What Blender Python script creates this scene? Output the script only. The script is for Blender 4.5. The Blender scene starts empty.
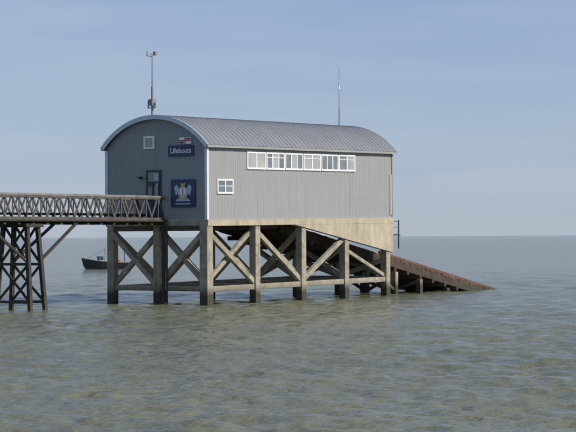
import bpy, bmesh, math, random
import numpy as np
from mathutils import Vector, Matrix
random.seed(4); rng=np.random.RandomState(7)
scene=bpy.context.scene
scene.view_settings.view_transform='Standard'; scene.view_settings.look='None'; scene.view_settings.exposure=0

# ---------------------------------------------------------------- materials
def mat(name, col, rough=.7, metal=0., var=.25, scale=3., col2=None, tide=None, streak=0., bump=0., bscale=20., spec=.5, sfreq=5.):
    m=bpy.data.materials.new(name); m.use_nodes=True; nt=m.node_tree; N=nt.nodes; L=nt.links
    b=N['Principled BSDF']; b.inputs['Roughness'].default_value=rough; b.inputs['Metallic'].default_value=metal
    b.inputs['Specular IOR Level'].default_value=spec
    tc=N.new('ShaderNodeTexCoord')
    n=N.new('ShaderNodeTexNoise'); n.inputs['Scale'].default_value=scale; n.inputs['Detail'].default_value=8; n.inputs['Roughness'].default_value=.65
    L.new(tc.outputs['Object'],n.inputs['Vector'])
    r=N.new('ShaderNodeValToRGB'); r.color_ramp.elements[0].position=.3; r.color_ramp.elements[1].position=.7
    c2=col2 if col2 else tuple(c*(1-var) for c in col)
    r.color_ramp.elements[0].color=(*c2,1); r.color_ramp.elements[1].color=(*[min(1,c*(1+var*.35)) for c in col],1)
    L.new(n.outputs['Fac'],r.inputs['Fac']); out=r.outputs['Color']
    if streak>0:
        mp=N.new('ShaderNodeMapping'); mp.inputs['Scale'].default_value=(sfreq,sfreq,.35); L.new(tc.outputs['Object'],mp.inputs['Vector'])
        n2=N.new('ShaderNodeTexNoise'); n2.inputs['Scale'].default_value=1.; n2.inputs['Detail'].default_value=6; L.new(mp.outputs[0],n2.inputs['Vector'])
        mr=N.new('ShaderNodeMapRange'); mr.inputs['From Min'].default_value=.35; mr.inputs['From Max'].default_value=.7
        mr.inputs['To Min'].default_value=1-streak; mr.inputs['To Max'].default_value=1.05; L.new(n2.outputs['Fac'],mr.inputs['Value'])
        mx=N.new('ShaderNodeVectorMath'); mx.operation='SCALE'; L.new(out,mx.inputs[0]); L.new(mr.outputs[0],mx.inputs['Scale']); out=mx.outputs[0]
    if tide is not None:
        geo=N.new('ShaderNodeNewGeometry'); sp=N.new('ShaderNodeSeparateXYZ'); L.new(geo.outputs['Position'],sp.inputs[0])
        ad=N.new('ShaderNodeMath'); ad.operation='MULTIPLY_ADD'; L.new(n.outputs['Fac'],ad.inputs[0]); ad.inputs[1].default_value=-1.0; L.new(sp.outputs['Z'],ad.inputs[2])
        mr=N.new('ShaderNodeMapRange'); mr.inputs['From Min'].default_value=tide-1.0; mr.inputs['From Max'].default_value=tide-.4; L.new(ad.outputs[0],mr.inputs['Value'])
        mx=N.new('ShaderNodeMix'); mx.data_type='RGBA'; L.new(mr.outputs[0],mx.inputs['Factor'])
        mx.inputs[6].default_value=(.05,.047,.03,1); L.new(out,mx.inputs[7]); out=mx.outputs[2]
    L.new(out,b.inputs['Base Color'])
    if bump>0:
        n3=N.new('ShaderNodeTexNoise'); n3.inputs['Scale'].default_value=bscale; n3.inputs['Detail'].default_value=5; L.new(tc.outputs['Object'],n3.inputs['Vector'])
        bp=N.new('ShaderNodeBump'); bp.inputs['Strength'].default_value=bump; bp.inputs['Distance'].default_value=.05
        L.new(n3.outputs['Fac'],bp.inputs['Height']); L.new(bp.outputs[0],b.inputs['Normal'])
    return m

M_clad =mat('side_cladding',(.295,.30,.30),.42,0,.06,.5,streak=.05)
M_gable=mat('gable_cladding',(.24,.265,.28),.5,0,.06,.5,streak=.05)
M_roof =mat('roof_sheet',(.25,.255,.265),.38,.2,.14,.5,streak=.10)
M_trim =mat('trim_white',(.60,.66,.70),.5,0,.12,2)
M_fascia=mat('fascia_blue',(.50,.60,.66),.5,0,.12,2)
M_white=mat('white_upvc',(.80,.80,.78),.4,0,.06,2)
M_glass=mat('window_glass',(.16,.19,.21),.06,0,.35,.9,spec=.8)
M_glass2=mat('window_blind',(.36,.37,.37),.25,0,.2,.9,spec=.6)
M_conc =mat('concrete',(.39,.35,.275),.9,0,.48,2.2,tide=1.15,streak=.25,bump=.6,bscale=6,sfreq=1.6)
M_concw=mat('concrete_wall',(.45,.395,.29),.9,0,.25,1.1,streak=.2,bump=.3,bscale=6,sfreq=2.)
M_conc_shade=mat('shaded_underside',(.085,.075,.06),.95,0,.4,1.2)  # concrete with the shade below the building put into its colour
M_timber=mat('slip_timber',(.085,.06,.045),.9,0,.5,1.4,col2=(.04,.03,.024),tide=.9,streak=.3,bump=.5,bscale=8)
M_rust =mat('rusty_deck',(.14,.08,.06),.85,0,.45,1.2,col2=(.06,.038,.03),tide=.5)
M_steel=mat('bridge_steel',(.105,.10,.092),.6,.0,.4,2.2,col2=(.045,.038,.033))
M_steel_lit=mat('bridge_rail_sunlit',(.21,.205,.195),.6,0,.45,2.2)  # bridge steel made lighter, sunlight on the top chords is in the colour
M_steelD=mat('trestle_steel',(.04,.034,.03),.8,.0,.5,2.2,tide=.9)
M_dark =mat('dark_paint',(.03,.035,.05),.5,0,.2,3)
M_navy =mat('navy_board',(.018,.032,.11),.4,0,.15,3)
M_door =mat('door_blue',(.03,.045,.08),.45,0,.25,3)
M_red  =mat('red_paint',(.5,.03,.03),.5,0,.1,3)
M_yel  =mat('yellow_paint',(.6,.42,.08),.5,0,.1,3)
M_pale =mat('pale_blue_print',(.42,.5,.6),.5,0,.4,9)
M_hull =mat('boat_hull',(.03,.035,.05),.45,0,.3,2)
M_orange=mat('orange_gear',(.55,.14,.04),.6,0,.2,3)
M_ant  =mat('antenna_grey',(.25,.26,.27),.5,.3,.2,3)

# ---------------------------------------------------------------- mesh helpers
class MB:
    def __init__(s): s.v=[]; s.f=[]
    def quadbox(s,c):   # 8 corners
        o=len(s.v); s.v+= [tuple(x) for x in c]
        for q in ((0,3,2,1),(4,5,6,7),(0,1,5,4),(1,2,6,5),(2,3,7,6),(3,0,4,7)): s.f.append(tuple(o+i for i in q))
    def box(s,x0,x1,y0,y1,z0,z1):
        s.quadbox([(x0,y0,z0),(x1,y0,z0),(x1,y1,z0),(x0,y1,z0),(x0,y0,z1),(x1,y0,z1),(x1,y1,z1),(x0,y1,z1)])
    def beam(s,a,b,w,h,up=(0,0,1)):
        a=Vector(a);b=Vector(b);d=(b-a).normalized();up=Vector(up)
        if abs(d.dot(up))>.99: up=Vector((0,1,0))
        r=d.cross(up).normalized(); u=r.cross(d).normalized(); r*=w/2;u*=h/2
        s.quadbox([a-r-u,a+r-u,b+r-u,b-r-u,a-r+u,a+r+u,b+r+u,b-r+u])
    def cyl(s,a,b,r0,r1=None,n=10):
        r1=r0 if r1 is None else r1
        a=Vector(a);b=Vector(b);d=(b-a).normalized();up=Vector((0,0,1)) if abs(d.z)<.9 else Vector((1,0,0))
        p=d.cross(up).normalized();q=p.cross(d);o=len(s.v)
        for c,r in((a,r0),(b,r1)):
            for i in range(n):
                t=2*math.pi*i/n; s.v.append(tuple(c+p*math.cos(t)*r+q*math.sin(t)*r))
        for i in range(n): s.f.append((o+i,o+(i+1)%n,o+n+(i+1)%n,o+n+i))
        s.f.append(tuple(o+i for i in range(n))[::-1]); s.f.append(tuple(o+n+i for i in range(n)))
    def poly(s,pts):
        o=len(s.v); s.v+=[tuple(p) for p in pts]; s.f.append(tuple(range(o,o+len(pts))))
    def obj(s,name,m,parent=None,shear=False,bevel=0,smooth=False,recalc=True):
        v=[(x,y,z+K*x) for x,y,z in s.v] if shear else s.v
        me=bpy.data.meshes.new(name); me.from_pydata(v,[],s.f); me.update()
        if recalc:
            bm=bmesh.new(); bm.from_mesh(me); bmesh.ops.recalc_face_normals(bm,faces=bm.faces); bm.to_mesh(me); bm.free()
        if smooth:
            for p in me.polygons: p.use_smooth=True
        o=bpy.data.objects.new(name,me); scene.collection.objects.link(o); me.materials.append(m)
        if parent: o.parent=parent
        if bevel:
            bv=o.modifiers.new('bevel','BEVEL'); bv.width=bevel; bv.segments=2; bv.limit_method='ANGLE'
        return o
K=.011   # the boathouse floor falls very slightly towards the shore
ORG=(-5.4,133.3,0); ANG=math.atan2(.819,.573)
def empty(name,loc=ORG,ang=ANG):
    e=bpy.data.objects.new(name,None); e.location=loc; e.rotation_euler=(0,0,ang); e.empty_display_size=.5
    scene.collection.objects.link(e); return e

# ================================================================ BOATHOUSE
L_=23.3; W_=8.7; ZB=5.75; ZE=10.6; RISE=2.05
st=empty('lifeboat_station')
def arcz(v,half=W_/2,rise=RISE):
    R=(half*half+rise*rise)/(2*rise); d=v-W_/2
    return ZE+math.sqrt(max(0,R*R-d*d))-(R-rise)
def profile(length,period=.3,depth=.035):
    pts=[];x=0
    while x<length-period:
        pts+=[(x,0),(x+period*.5,0),(x+period*.62,depth),(x+period*.88,depth)]; x+=period
    pts+=[(x,0),(length,0)]; return pts
for side,name in((0,'side_wall'),(1,'far_side_wall')):
    b=MB(); pr=profile(L_,.25,.02)
    for (x0,d0),(x1,d1) in zip(pr[:-1],pr[1:]):
        y0=d0 if side==0 else W_-d0; y1=d1 if side==0 else W_-d1
        b.poly([(x0,y0,ZB),(x1,y1,ZB),(x1,y1,ZE+.02),(x0,y0,ZE+.02)])
    b.obj(name,M_clad,st,True,recalc=False)
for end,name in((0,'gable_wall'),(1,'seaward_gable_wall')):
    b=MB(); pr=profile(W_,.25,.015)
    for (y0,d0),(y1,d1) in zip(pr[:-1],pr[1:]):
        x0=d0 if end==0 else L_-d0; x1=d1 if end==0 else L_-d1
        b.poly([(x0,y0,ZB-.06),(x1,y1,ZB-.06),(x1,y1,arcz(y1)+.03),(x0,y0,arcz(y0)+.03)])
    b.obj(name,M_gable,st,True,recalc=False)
b=MB()
for uu in (5.8,11.6,17.4): b.box(uu-.015,uu+.015,-.005,.01,ZB+.02,ZE-.06)
b.obj('sheet_joints',M_gable,st,True)
b=MB(); b.box(L_+.02,L_+.1,1.6,7.1,ZB,ZB+5.2); b.obj('launch_door',M_door,st,True)
# roof shell
OH=.28
hw=W_/2+.2; rise=RISE+.03; R=(hw*hw+rise*rise)/(2*rise); a0=math.asin(hw/R); n=40
def rp(t,off=0):
    a=-a0+2*a0*t
    return W_/2+math.sin(a)*(R+off), ZE+.04+math.cos(a)*(R+off)-(R-rise)
b=MB()
pts_o=[rp(i/n,.10) for i in range(n+1)]; pts_i=[rp(i/n,0) for i in range(n+1)]
ring=pts_o+pts_i[::-1]; m_=len(ring)
for x in(-OH,L_+OH):
    for y,z in ring: b.v.append((x,y,z))
for i in range(m_): b.f.append((i,(i+1)%m_,m_+(i+1)%m_,m_+i))
for i in range(n):
    b.f.append((i,i+1,m_-2-i,m_-1-i)); b.f.append((m_+i,m_+m_-1-i,m_+m_-2-i,m_+i+1))
b.obj('roof',M_roof,st,True)
b=MB(); x=.15
while x<L_+OH:
    for i in range(n):
        (y0,z0),(y1,z1)=rp(i/n,.1),rp((i+1)/n,.1); (y0b,z0b),(y1b,z1b)=rp(i/n,.122),rp((i+1)/n,.122)
        b.quadbox([(x,y0,z0),(x+.04,y0,z0),(x+.04,y1,z1),(x,y1,z1),(x,y0b,z0b),(x+.04,y0b,z0b),(x+.04,y1b,z1b),(x,y1b,z1b)])
    x+=.5
b.obj('roof_seams',M_roof,st,True)
for x0,nm in((-OH-.05,'barge_board'),(L_+OH,'seaward_barge_board')):
    b=MB()
    for i in range(n):
        (y0,z0),(y1,z1)=rp(i/n,-.17),rp((i+1)/n,-.17); (y0b,z0b),(y1b,z1b)=rp(i/n,.13),rp((i+1)/n,.13)
        b.quadbox([(x0,y0,z0),(x0+.05,y0,z0),(x0+.05,y1,z1),(x0,y1,z1),(x0,y0b,z0b),(x0+.05,y0b,z0b),(x0+.05,y1b,z1b),(x0,y1b,z1b)])
    b.obj(nm,M_fascia,st,True)
b=MB()
b.box(-OH,L_+OH,-.30,-.16,ZE-.07,ZE+.08); b.box(-OH,L_+OH,W_+.16,W_+.30,ZE-.07,ZE+.08)
b.obj('gutters',M_clad,st,True)
b=MB(); b.box(-.08,.13,-.08,.13,ZB-.05,ZE-.1); b.box(-.08,.13,W_-.13,W_+.08,ZB-.05,ZE-.1)
b.obj('corner_trim',M_trim,st,True)
b=MB(); b.box(L_-.1,L_+.06,-.06,.1,ZB,ZE-.1); b.obj('end_trim',M_clad,st,True)
b=MB(); b.cyl((L_-.4,-.12,ZB+.2),(L_-.4,-.12,ZE-1.6),.05); b.obj('downpipe',M_white,st,True)
b=MB(); b.box(-.05,L_+.03,-.05,-.005,ZB-.06,ZB+.02); b.obj('drip_flashing',M_clad,st,True)

# windows --------------------------------------------------------------
def window_side(b,g,g2,u0,u1,z0,z1,panes,transom=None,fr=.085):
    b.box(u0,u1,-.07,.03,z1-fr,z1); b.box(u0,u1,-.09,.03,z0-.02,z0+fr)
    w=(u1-u0)/panes
    for i in range(panes+1):
        x=u0+i*w; x0=max(u0,x-fr/2); x1=min(u1,x+fr/2)
        if i==0:x1=u0+fr
        if i==panes:x0=u1-fr
        b.box(x0,x1,-.068,.03,z0+fr,z1-fr)
    for i in range(panes):
        t=g2 if random.random()<.35 else g
        t.box(u0+i*w+.01,u0+(i+1)*w-.01,-.04,-.02,z0+.03,z1-.03)
        if transom and random.random()<.9: b.box(u0+i*w+.04,u0+(i+1)*w-.04,-.064,-.03,z0+transom,z0+transom+.05)
f=MB();g=MB();g2=MB()
u=4.5
for i in range(6):
    window_side(f,g,g2,u,u+2.20,9.15,10.33,3 if i in(1,2,4) else 2, .8 if i%2 else None, .10); u+=2.27
window_side(f,g,g2,1.1,2.9,7.45,8.42,2,.48,.10)
def gbox(b,v0,v1,z0,z1,x0,x1): b.box(x0,x1,v0,v1,z0,z1)
v0,v1,z0,z1=4.45,5.35,10.55,11.42
gbox(f,v0,v1,z0,z0+.12,-.09,.02);gbox(f,v0,v1,z1-.12,z1,-.08,.02);gbox(f,v0,v0+.12,z0+.12,z1-.12,-.078,.02);gbox(f,v1-.12,v1,z0+.12,z1-.12,-.078,.02)
gbox(g2,v0+.1,v1-.1,z0+.1,z1-.1,-.05,-.02)
f.obj('window_frames',M_white,st,True); g.obj('window_panes',M_glass,st,True); g2.obj('window_panes_blind',M_glass2,st,True)
b=MB(); gbox(b,3.85,5.15,5.85,9.1,-.07,.02); b.obj('door_recess',M_dark,st,True)
b=MB(); gbox(b,3.97,4.48,5.95,8.2,-.10,-.072); gbox(b,4.52,5.03,5.95,8.2,-.10,-.072); b.obj('door_leaves',M_door,st,True)
b=MB(); gbox(b,4.0,4.95,8.32,8.95,-.095,-.072); gbox(b,4.08,4.38,7.2,8.0,-.115,-.101); gbox(b,4.62,4.92,7.2,8.0,-.115,-.101); b.obj('door_glazing',M_glass,st,True)
b=MB(); gbox(b,4.05,4.4,8.4,8.85,-.12,-.096); gbox(b,4.1,4.25,8.0,8.2,-.13,-.102); b.obj('door_glimmer',M_pale,st,True)  # pale patches standing in for the glimmer at the door top
b=MB(); b.cyl((-.25,5.5,8.6),(0,5.5,8.6),.03); b.box(-.4,-.15,5.4,5.6,8.5,8.68); b.obj('door_lamp',M_dark,st,True)

def slipz(u): return 5.3-.162*(u-10.9)
def sz(u): return 3.32-.183*(u-23.3)
b=MB()
b.box(.002,L_,-.1,0.45,5.28,ZB-.065); b.box(.002,L_,W_-.45,W_+.1,5.28,ZB-.065)
b.obj('edge_beams',M_concw,st,True)
b=MB(); b.box(.01,.5,.455,W_-.455,5.3,ZB-.065); b.obj('gable_edge_beam',M_conc,st,True)
b=MB(); b.box(.505,11.5,.46,W_-.46,5.45,ZB-.08); b.obj('floor_slab',M_conc_shade,st,True)
for y0,y1,nm in((-.085,.3,'concrete_side_wall'),(W_-.3,W_+.085,'far_concrete_side_wall')):
    b=MB(); ua=10.2; ub=L_+.003
    b.quadbox([(ua,y0,5.279),(ub,y0,slipz(ub)-.25),(ub,y1,slipz(ub)-.25),(ua,y1,5.279),(ua,y0,5.285),(ub,y0,5.285),(ub,y1,5.285),(ua,y1,5.285)])
    b.obj(nm,M_concw,st,True)
b=MB()
for uu in (14.1,17.0,19.9): b.box(uu-.012,uu+.012,-.09,-.08,max(slipz(uu)+.02,4),5.27)
b.obj('shutter_lines',M_conc,st,True)
b=MB(); b.box(L_+.02,L_+1.3,.1,1.2,4.3,4.45)
for x in(L_+.2,L_+1.2):
    b.beam((x,.2,3.3),(x,.2,5.5),.08,.08)
b.beam((L_,.2,5.4),(L_+1.3,.2,5.4),.06,.06); b.beam((L_,.2,4.95),(L_+1.3,.2,4.95),.04,.04)
b.obj('side_platform',M_steel,st,True)

US=[.28,5.8,11.4,17.0,22.7]; VS=[.28,4.35,8.42]
b=MB()
for i,uu in enumerate(US):
    for vv in VS:
        w=.33 if i==0 and vv==.28 else .28
        top=5.28
        if 1<vv<8: top=min(5.3,sz(uu)-.6)
        elif i>=3: top=slipz(uu)-.0
        b.box(uu-w+.004,uu+w,vv-w,vv+w,-3,top)
b.obj('piles',M_conc,st,True,bevel=.03)
b=MB()
for vv in(VS[0],VS[2]):
    for a,c in zip(US[:-1],US[1:]): b.box(a+.28,c-.28,vv-.17,vv+.17,.85,1.22)
for j,uu in enumerate(US):
    for a,c in zip(VS[:-1],VS[1:]): b.box(uu-.17,uu+.17,a+.28,c-.28,.9,1.25)
b.obj('low_tie_beams',M_conc,st,True,bevel=.02)
b=MB()
def br(u0,v0,z0,u1,v1,z1,w=.3,h=.34): b.beam((u0,v0,z0),(u1,v1,z1),w,h)
zt=4.95; zb=1.25
n0=VS[0];n2=VS[2];n1=VS[1]
br(US[0],n0,zt,US[1],n0,zb); br(US[0],n0+.32,zb,US[1],n0+.32,zt,.25,.3)
br(US[1],n0,zt,US[2],n0,zb)
br(US[2],n0,zb,US[3],n0,4.3)
br(US[3],n0+.02,zb+2.2,US[4],n0+.02,zb,.22,.26)
br(US[0],n2,zt,US[1],n2,zb); br(US[2],n2,zt,US[1],n2,zb); br(US[2],n2,zt,US[3],n2,zb); br(US[3],n2,zb,US[4],n2,3.)
for k,uu in enumerate(US):
    zz=zt if k<3 else sz(uu)-.9
    br(uu-.16,n0,zz,uu-.16,n1,zb); br(uu+.16,n0,zb,uu+.16,n1,zz)
    br(uu-.16,n2,zz,uu-.16,n1,zb); br(uu+.16,n2,zb,uu+.16,n1,zz)
b.obj('diagonal_braces',M_conc,st,True,bevel=.02)
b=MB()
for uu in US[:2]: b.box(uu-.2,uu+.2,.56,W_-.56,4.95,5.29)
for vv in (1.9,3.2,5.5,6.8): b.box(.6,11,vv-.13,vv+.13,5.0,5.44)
b.obj('cross_heads',M_conc_shade,st,True)
b=MB(); b.cyl((-.35,3.45,-2),(-.35,3.45,5.6),.11); b.cyl((-.32,3.15,-2),(-.32,3.15,5.4),.05)
b.obj('service_pipes',M_steelD,st,False)

# ================================================================ SLIPWAY
sl=empty('slipway')
SV0,SV1=1.6,7.1; U0,U1=10.8,46.
b=MB()
u=U0
while u<U1:
    g_=.03; j=random.uniform(-.015,.015); e0=random.uniform(-.05,.05)
    b.quadbox([(u,SV0+e0,sz(u)-.12+j),(u+.3-g_,SV0+e0,sz(u+.3)-.12+j),(u+.3-g_,SV1,sz(u+.3)-.12+j),(u,SV1,sz(u)-.12+j),
       (u,SV0+e0,sz(u)+j),(u+.3-g_,SV0+e0,sz(u+.3)+j),(u+.3-g_,SV1,sz(u+.3)+j),(u,SV1,sz(u)+j)]); u+=.3
b.obj('deck_planks',M_rust,sl)
b=MB()
for vv in(SV0+.12,2.9,4.35,5.8,SV1-.12): b.beam((U0,vv,sz(U0)-.42),(U1,vv,sz(U1)-.42),.26,.58)
b.obj('stringers',M_timber,sl)
b=MB()
for vv in(SV0+.06,SV1-.06): b.beam((24,vv,sz(24)+.12),(U1,vv,sz(U1)+.12),.14,.20)
for vv in(4.0,4.7): b.beam((U0,vv,sz(U0)+.1),(U1,vv,sz(U1)+.1),.1,.18)
b.obj('kerbs_and_keelway',M_rust,sl)
b=MB(); u=12.4
while u<42:
    zz=sz(u)-.72
    b.box(u-.15,u+.15,SV0-.35,SV1+.35,zz-.32,zz)
    u+=1.9
b.obj('cross_bearers',M_timber,sl)
b=MB()
for u in(26.3,30.0,34.2):
    zz=sz(u)-1.0
    for vv in(SV0+.1,4.35,SV1-.1): b.box(u-.2,u+.2,vv-.2,vv+.2,-3,zz)
    if zz>1.:
        b.beam((u,SV0+.1,zz-.1),(u,4.35,.2),.2,.22); b.beam((u,SV1-.1,zz-.1),(u,4.35,.2),.2,.22)
b.beam((22.9,SV0+.1,2.0),(26.3,SV0+.1,.3),.2,.24)
b.obj('slip_piles',M_conc,sl)

# ================================================================ FOOTBRIDGE
fb=empty('footbridge')
BV=[3.5,5.35]; ZT=7.28; ZL=5.72
b=MB();bt=MB();bd=MB()
T=75
for vv in BV:
    bt.box(-T,-.15,vv-.09,vv+.09,ZT-.08,ZT+.05)
    b.box(-T,-.15,vv-.07,vv+.07,ZT-.2,ZT-.085)
    b.box(-T,-.15,vv-.1,vv+.1,ZL-.16,ZL+.14)
    p=1.3; i=0
    while (i+1)*p<T:
        x0=-.2-i*p; x1=x0-p; xm=(x0+x1)/2
        b.beam((x0,vv,ZL+.14),(xm,vv,ZT-.1),.07,.12); b.beam((xm,vv+.04,ZT-.1),(x1,vv+.04,ZL+.14),.06,.12)
        b.box(xm-.03,xm+.03,vv-.06,vv,ZL+.14,ZT-.1)
        i+=1
x=-.3
while x>-T:
    bd.box(x-.12,x+.12,BV[0]-.1,BV[1]+.1,ZL-.34,ZL-.165); x-=1.3
bd.box(-T,-.1,BV[0]+.12,BV[1]-.12,ZL-.1,ZL+.1)
bd.cyl((-T,BV[0]-.2,ZL-.1),(-.1,BV[0]-.2,ZL-.1),.07)
bd.cyl((-T,BV[1]-.12,ZL+.35),(-.1,BV[1]-.12,ZL+.35),.08)
b.obj('truss_members',M_steel,fb); bt.obj('handrail_chords',M_steel_lit,fb); bd.obj('deck',M_steelD,fb)
b=MB()
def trestle(u):
    w=.8
    for du in(-w,w):
        for s,vt,vb in((-1,3.45,2.75),(1,5.4,6.1)):
            b.beam((u+du*.6,vt,ZL-.3),(u+du,vb,-3),.24,.24)
        zs=[ZL-.35,4.35,2.9,1.6,.55]
        def pt(s,z):
            t=(ZL-.3-z)/(ZL+2.7); 
            return (u+du*(.6+.4*t),(3.45-.7*t) if s<0 else (5.4+.7*t),z)
        for z in zs[2:3]+zs[4:]:
            b.beam(pt(-1,z),pt(1,z),.13,.16)
        b.beam(pt(-1,zs[0]),pt(1,zs[2]),.1,.14); b.beam(pt(1,zs[0]),pt(-1,zs[2]),.1,.14)
        b.beam(pt(-1,zs[2]),pt(1,zs[4]),.1,.14); b.beam(pt(1,zs[2]),pt(-1,zs[4]),.1,.14)
    b.box(u-.8,u+.8,3.2,5.65,ZL-.52,ZL-.3)
    for s,vv in((-1,3.3),(1,5.55)):
        b.beam((u+.6,vv-.05*s,3.1),(u+4.3,BV[0] if s<0 else BV[1],ZL-.2),.14,.16)
        b.beam((u-.6,vv-.05*s,3.1),(u-4.3,BV[0] if s<0 else BV[1],ZL-.2),.14,.16)
for u in(-13.4,-30,-46,-62): trestle(u)
b.obj('trestles',M_steelD,fb)

# ================================================================ SIGNS
def text(s,size,loc,m,parent,bold=.012):
    c=bpy.data.curves.new('lettering','FONT'); c.body=s; c.size=size; c.align_x='CENTER'; c.align_y='CENTER'; c.extrude=.006; c.offset=bold*size
    o=bpy.data.objects.new('lettering',c); scene.collection.objects.link(o); c.materials.append(m)
    o.parent=parent
    R3=Matrix(((0,0,-1),(-1,0,0),(0,1,0))).to_4x4()
    o.matrix_local=Matrix.Translation(loc)@R3; return o
sg=empty('lifeboat_name_sign')
b=MB(); gbox(b,1.05,3.2,9.98,10.72,-.10,-.04); b.obj('board',M_navy,sg)
text('Lifeboats',.50,(-.112,2.12,10.35),M_white,sg,.006)
b=MB(); gbox(b,1.25,2.25,10.80,11.25,-.10,-.04); b.obj('flag_field',M_white,sg)
b=MB(); gbox(b,1.25,2.25,10.985,11.065,-.112,-.101); gbox(b,1.71,1.79,10.80,11.25,-.115,-.101); b.obj('flag_cross',M_red,sg)
b=MB(); gbox(b,1.85,2.2,10.83,10.96,-.112,-.101);gbox(b,1.3,1.65,11.09,11.2,-.112,-.101); b.obj('flag_print',M_navy,sg)

pb=empty('crest_board')
b=MB(); gbox(b,.92,2.97,6.55,8.42,-.10,-.04); b.obj('board',M_navy,pb)
b=MB()
def disc(b,v,z,r,x,n=20,sx=1,sz_=1):
    b.poly([(x,v+r*sx*math.cos(2*math.pi*i/n),z+r*sz_*math.sin(2*math.pi*i/n)) for i in range(n)])
disc(b,1.95,7.55,.42,-.104); 
b.poly([(-.105,2.7,7.9),(-.105,2.45,8.1),(-.105,2.2,7.6),(-.105,2.55,7.35)]); b.poly([(-.105,1.2,7.9),(-.105,1.45,8.1),(-.105,1.7,7.6),(-.105,1.35,7.35)])
b.poly([(-.105,1.3,6.95),(-.105,2.6,6.95),(-.105,2.45,7.1),(-.105,1.45,7.1)])
b.poly([(-.105,1.3,6.74),(-.105,2.6,6.74),(-.105,2.6,6.82),(-.105,1.3,6.82)])
b.obj('crest_supporters',M_pale,pb)
b=MB(); b.poly([(-.109,1.72,7.8),(-.109,2.18,7.8),(-.109,2.18,7.5),(-.109,1.95,7.25),(-.109,1.72,7.5)]); b.obj('shield',M_white,pb)
b=MB(); b.box(-.113,-.11,1.91,1.99,7.3,7.79); b.obj('shield_cross',M_red,pb)
b=MB(); b.poly([(-.109,1.8,8.0),(-.109,2.1,8.0),(-.109,2.18,8.22),(-.109,1.95,8.12),(-.109,1.72,8.22)]); b.poly([(-.107,1.5,7.12),(-.107,2.4,7.12),(-.107,2.3,7.2),(-.107,1.6,7.2)]); b.obj('crown',M_yel,pb)

# ================================================================ ANTENNAS
ra=empty('radio_antenna')
b=MB(); zr=12.6
b.cyl((.1,4.7,zr-.1),(.1,4.7,zr+2.2),.085); b.cyl((.1,4.7,zr+2.2),(.1,4.7,zr+4.4),.05,.035); b.obj('mast',M_ant,ra)
b=MB(); b.box(-.1,.3,4.55,4.85,zr+.9,zr+1.35); b.cyl((.1,4.4,zr+.75),(.1,5.1,zr+.75),.03)
b.cyl((.1,4.45,zr+.75),(.1,4.45,zr+1.1),.07); b.cyl((.1,5.05,zr+.75),(.1,5.05,zr+1.3),.05)
b.cyl((.1,4.7,zr+4.2),(.1,5.15,zr+4.35),.025); b.cyl((.1,5.15,zr+4.3),(.1,5.15,zr+4.62),.04); b.cyl((-.1,4.7,zr+4.4),(.4,4.7,zr+4.45),.03); b.box(.3,.5,4.6,4.8,zr+4.35,zr+4.6)
b.obj('instruments',M_ant,ra)
rb=empty('radio_antenna'); 
b=MB(); b.cyl((22.6,4.35,zr+.1),(22.6,4.35,zr+1.9),.05,.05); b.cyl((22.6,4.35,zr+1.9),(22.6,4.35,zr+4.9),.03,.018); b.box(22.5,22.7,4.25,4.45,zr+.1,zr+.35); b.obj('whip',M_ant,rb)
b=MB(); b.cyl((22.6,4.35,zr+3.3),(22.6,4.35,zr+3.55),.06); b.cyl((22.45,4.35,zr+4.0),(22.75,4.35,zr+4.0),.015);b.obj('coil',M_white,rb)

# ================================================================ FISHING BOAT
bo=empty('fishing_boat',(-26.0,288,0),math.radians(6))
b=MB(); NS=16; sec=[]
Lb=6.6
for i in range(NS+1):
    t=i/NS; x=-Lb/2+Lb*t
    bw=1.15*(1-(1-min(1,t/.45))**2.2)*(1-.12*max(0,(t-.6)/.4)); bw=max(bw,.02)
    sheer=.85+.75*(1-t)**2.2+.12*t; keel=-.35+.5*max(0,1-t/.12)**2
    s_=[]
    for j in range(-5,6):
        a=abs(j)/5; s_.append((x-.45*a*(1-t)**3, math.copysign(bw*(a**.55),j) if j else 0, keel+(sheer-keel)*a**1.6))
    sec.append(s_)
for i in range(NS+1): b.v+=sec[i]
for i in range(NS):
    for j in range(10): a=i*11+j; b.f.append((a,a+1,a+12,a+11))
b.f.append(tuple(NS*11+j for j in range(11)))
o=b.obj('hull',M_hull,bo,smooth=True)
b=MB()
for i in range(NS):
    for s_ in(0,10): b.beam(sec[i][s_],sec[i+1][s_],.07,.08)
b.obj('gunwale',M_clad,bo)
b=MB()
for i in range(1,NS):
    a=sec[i];c=sec[i+1]; b.poly([(a[1][0],a[1][1],.65),(a[9][0],a[9][1],.65),(c[9][0],c[9][1],.65),(c[1][0],c[1][1],.65)])
b.obj('deck',M_timber,bo)
b=MB(); b.quadbox([(-1.9,-.6,.65),(-.5,-.65,.65),(-.5,.65,.65),(-1.9,.6,.65),(-1.6,-.5,1.9),(-.5,-.55,1.9),(-.5,.55,1.9),(-1.6,.5,1.9)]); b.box(-1.75,-.35,-.62,.62,1.9,1.98); b.obj('wheelhouse',M_pale,bo)
b=MB(); b.box(-1.45,-1.08,-.6,.6,1.3,1.75); b.box(-.98,-.62,-.6,.6,1.3,1.75); b.obj('wheelhouse_windows',M_dark,bo)
b=MB(); b.cyl((-.4,0,.6),(-.4,0,3.0),.05,.04); b.cyl((2.4,0,.6),(2.4,0,2.6),.05); b.cyl((-.4,0,2.9),(-2.9,0,1.5),.02); b.beam((2.4,-.8,2.2),(2.4,.8,2.2),.08,.08); b.beam((2.4,-.8,.7),(2.4,-.8,2.2),.07,.07); b.beam((2.4,.8,.7),(2.4,.8,2.2),.07,.07); b.obj('mast_and_gantry',M_dark,bo)
b=MB(); b.cyl((1.0,-.3,.65),(1.0,-.3,1.45),.28); b.cyl((1.7,.3,.65),(1.7,.3,1.3),.25); b.box(.0,.6,-.5,.3,.65,1.25); b.obj('fishing_gear',M_orange,bo)

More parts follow.
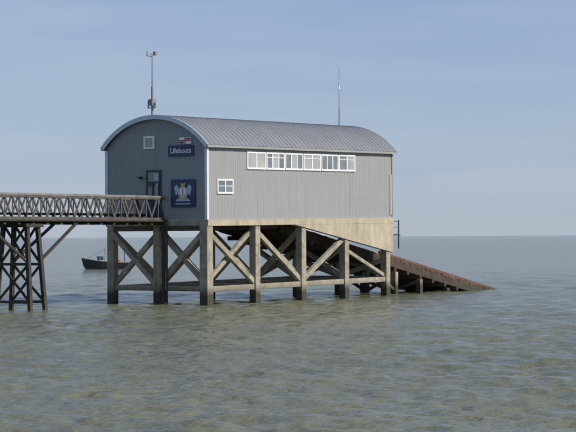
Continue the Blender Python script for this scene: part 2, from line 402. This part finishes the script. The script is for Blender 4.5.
# ================================================================ SEA
def axis_y():
    y=[-400,-200,-100,-50,-20,0,10,20,26]; c=30.
    while c<420: y.append(c); c+=max(.11,c*c/36000)
    s=7.
    while c<30000: y.append(c); s*=1.22; c+=s
    y.append(30000); return np.array(y)
def axis_x():
    c=0.;p=[0.]; nn0=1
    while c<30000:
        s=.12 if c<16 else .12+(c-16)*.010
        if c>70: s=.8*(1.2**((len(p)-nn0)))
        else: nn0=len(p)
        c+=s; p.append(c)
    p=np.array(p); return np.concatenate([-p[::-1][:-1],p])
ys=axis_y(); xs_=axis_x()
X,Y=np.meshgrid(xs_,ys); dx=np.gradient(xs_); dy=np.gradient(ys)
SP=np.maximum(dx[None,:],dy[:,None])
Z=np.zeros_like(X)
NW=90
for i in range(NW):
    lam=.45*(6/.45)**(rng.rand()**1.15); th=math.radians(250+rng.randn()*32); s=.046 if lam<2.2 else .020
    a=s*lam/(2*math.pi)*1.; k=2*math.pi/lam; ph=rng.rand()*6.283
    att=np.clip((lam/SP-2.0)/2.5,0,1)
    arg=k*(X*math.cos(th)+Y*math.sin(th))+ph+ .8*np.sin(X*.11+i)+.8*np.sin(Y*.09+i*2)
    Z+=att*a*(np.sin(arg)+.3*np.cos(2*arg))
# gusts: rougher and calmer patches
G=.85+.22*np.sin(X*.05+Y*.021+1)*np.sin(Y*.063-X*.02)
Z*=G
ny,nx=X.shape
co=np.stack([X,Y,Z],-1).reshape(-1,3).astype(np.float32)
idx=np.arange(ny*nx).reshape(ny,nx)
fc=np.stack([idx[:-1,:-1],idx[:-1,1:],idx[1:,1:],idx[1:,:-1]],-1).reshape(-1,4).astype(np.int32)
me=bpy.data.meshes.new('sea'); me.vertices.add(len(co)); me.vertices.foreach_set('co',co.ravel())
me.loops.add(fc.size); me.loops.foreach_set('vertex_index',fc.ravel()); me.polygons.add(len(fc))
me.polygons.foreach_set('loop_start',np.arange(0,fc.size,4,dtype=np.int32)); me.polygons.foreach_set('loop_total',np.full(len(fc),4,dtype=np.int32))
me.polygons.foreach_set('use_smooth',np.ones(len(fc),dtype=bool)); me.update(); me.validate()
sea=bpy.data.objects.new('sea',me); scene.collection.objects.link(sea)
print('sea verts',len(co))
m=bpy.data.materials.new('sea_water'); m.use_nodes=True; nt=m.node_tree;N=nt.nodes;L=nt.links; bs=N['Principled BSDF']
bs.inputs['IOR'].default_value=1.33; bs.inputs['Roughness'].default_value=.10
tc=N.new('ShaderNodeTexCoord')
def noise(scale,sc,det=4,rough=.55):
    mp=N.new('ShaderNodeMapping'); mp.inputs['Scale'].default_value=sc; L.new(tc.outputs['Object'],mp.inputs['Vector'])
    n=N.new('ShaderNodeTexNoise'); n.inputs['Scale'].default_value=scale; n.inputs['Detail'].default_value=det; n.inputs['Roughness'].default_value=rough
    L.new(mp.outputs[0],n.inputs['Vector']); return n
n1=noise(.05,(.6,.6,1),3,.5); r=N.new('ShaderNodeValToRGB'); r.color_ramp.elements[0].position=.3; r.color_ramp.elements[1].position=.7
r.color_ramp.elements[0].color=(.118,.122,.078,1); r.color_ramp.elements[1].color=(.158,.158,.102,1); L.new(n1.outputs['Fac'],r.inputs['Fac']); L.new(r.outputs[0],bs.inputs['Base Color'])
n2=noise(3.0,(.8,1.4,1),5,.6); n3=noise(.8,(.7,1.4,1),4,.6); n4=noise(.16,(.8,.6,1),4,.6)
b0=N.new('ShaderNodeBump'); b0.inputs['Strength'].default_value=1.; b0.inputs['Distance'].default_value=.7; L.new(n4.outputs['Fac'],b0.inputs['Height'])
b2=N.new('ShaderNodeBump'); b2.inputs['Strength'].default_value=1.; b2.inputs['Distance'].default_value=.38; L.new(n3.outputs['Fac'],b2.inputs['Height']); L.new(b0.outputs[0],b2.inputs['Normal'])
b1=N.new('ShaderNodeBump'); b1.inputs['Strength'].default_value=1.; b1.inputs['Distance'].default_value=.07; L.new(n2.outputs['Fac'],b1.inputs['Height']); L.new(b2.outputs[0],b1.inputs['Normal'])
L.new(b1.outputs[0],bs.inputs['Normal'])
me.materials.append(m)

# ================================================================ LIGHT
S=Vector((.90,-.43,0)).normalized(); el=math.radians(36)
D=Vector((S.x*math.cos(el),S.y*math.cos(el),math.sin(el)))
sd=bpy.data.lights.new('sun','SUN'); sd.energy=4.8; sd.angle=math.radians(.5); sd.color=(1,.94,.85)
so=bpy.data.objects.new('sun',sd); scene.collection.objects.link(so); so.rotation_euler=D.to_track_quat('Z','Y').to_euler(); so.location=(50,-20,60)
w=bpy.data.worlds.new('World'); scene.world=w; w.use_nodes=True; nt=w.node_tree;N=nt.nodes;L=nt.links; bg=N['Background']
sk=N.new('ShaderNodeTexSky'); sk.sky_type='NISHITA'; sk.sun_disc=False; sk.sun_elevation=el; sk.sun_rotation=math.atan2(S.x,S.y)
sk.air_density=1.0; sk.dust_density=.5; sk.ozone_density=3; sk.altitude=0
tc=N.new('ShaderNodeTexCoord'); mp=N.new('ShaderNodeMapping'); mp.inputs['Scale'].default_value=(3,3,26); mp.inputs['Rotation'].default_value=(0,.05,0); L.new(tc.outputs['Generated'],mp.inputs['Vector'])
n=N.new('ShaderNodeTexNoise'); n.inputs['Scale'].default_value=2.0; n.inputs['Detail'].default_value=6; n.inputs['Roughness'].default_value=.5; L.new(mp.outputs[0],n.inputs['Vector'])
# sea haze: paler towards the horizon, bluer with elevation
sp=N.new('ShaderNodeSeparateXYZ'); L.new(tc.outputs['Generated'],sp.inputs[0])
hr=N.new('ShaderNodeValToRGB'); L.new(sp.outputs['Z'],hr.inputs['Fac']); e=hr.color_ramp.elements
e[0].position=0; e[0].color=(.52,.615,.755,1); e[1].position=.5; e[1].color=(.27,.38,.62,1)
k=e.new(.045); k.color=(.45,.57,.785,1); k=e.new(.13); k.color=(.35,.485,.77,1)
vs=N.new('ShaderNodeVectorMath'); vs.operation='SCALE'; vs.inputs['Scale'].default_value=10.; L.new(hr.outputs[0],vs.inputs[0])
hz=N.new('ShaderNodeMix'); hz.data_type='RGBA'; hz.inputs['Factor'].default_value=.76; L.new(sk.outputs[0],hz.inputs[6]); L.new(vs.outputs[0],hz.inputs[7])
mr=N.new('ShaderNodeMapRange'); mr.inputs['From Min'].default_value=.42; mr.inputs['From Max'].default_value=.8; mr.inputs['To Max'].default_value=.36; L.new(n.outputs['Fac'],mr.inputs['Value'])
mx=N.new('ShaderNodeMix'); mx.data_type='RGBA'; L.new(mr.outputs[0],mx.inputs['Factor']); L.new(hz.outputs[2],mx.inputs[6]); mx.inputs[7].default_value=(6.4,7.1,8.0,1)
L.new(mx.outputs[2],bg.inputs['Color']); bg.inputs['Strength'].default_value=.085

# ================================================================ CAMERA
cd=bpy.data.cameras.new('camera'); cd.lens=125; cd.sensor_width=36; cd.clip_start=1; cd.clip_end=60000
co_=bpy.data.objects.new('camera',cd); scene.collection.objects.link(co_)
co_.matrix_world=Matrix.Translation((0,0,4.55))@Matrix.Rotation(math.radians(90+.587),4,'X')@Matrix.Rotation(math.radians(-.28),4,'Z')
scene.camera=co_
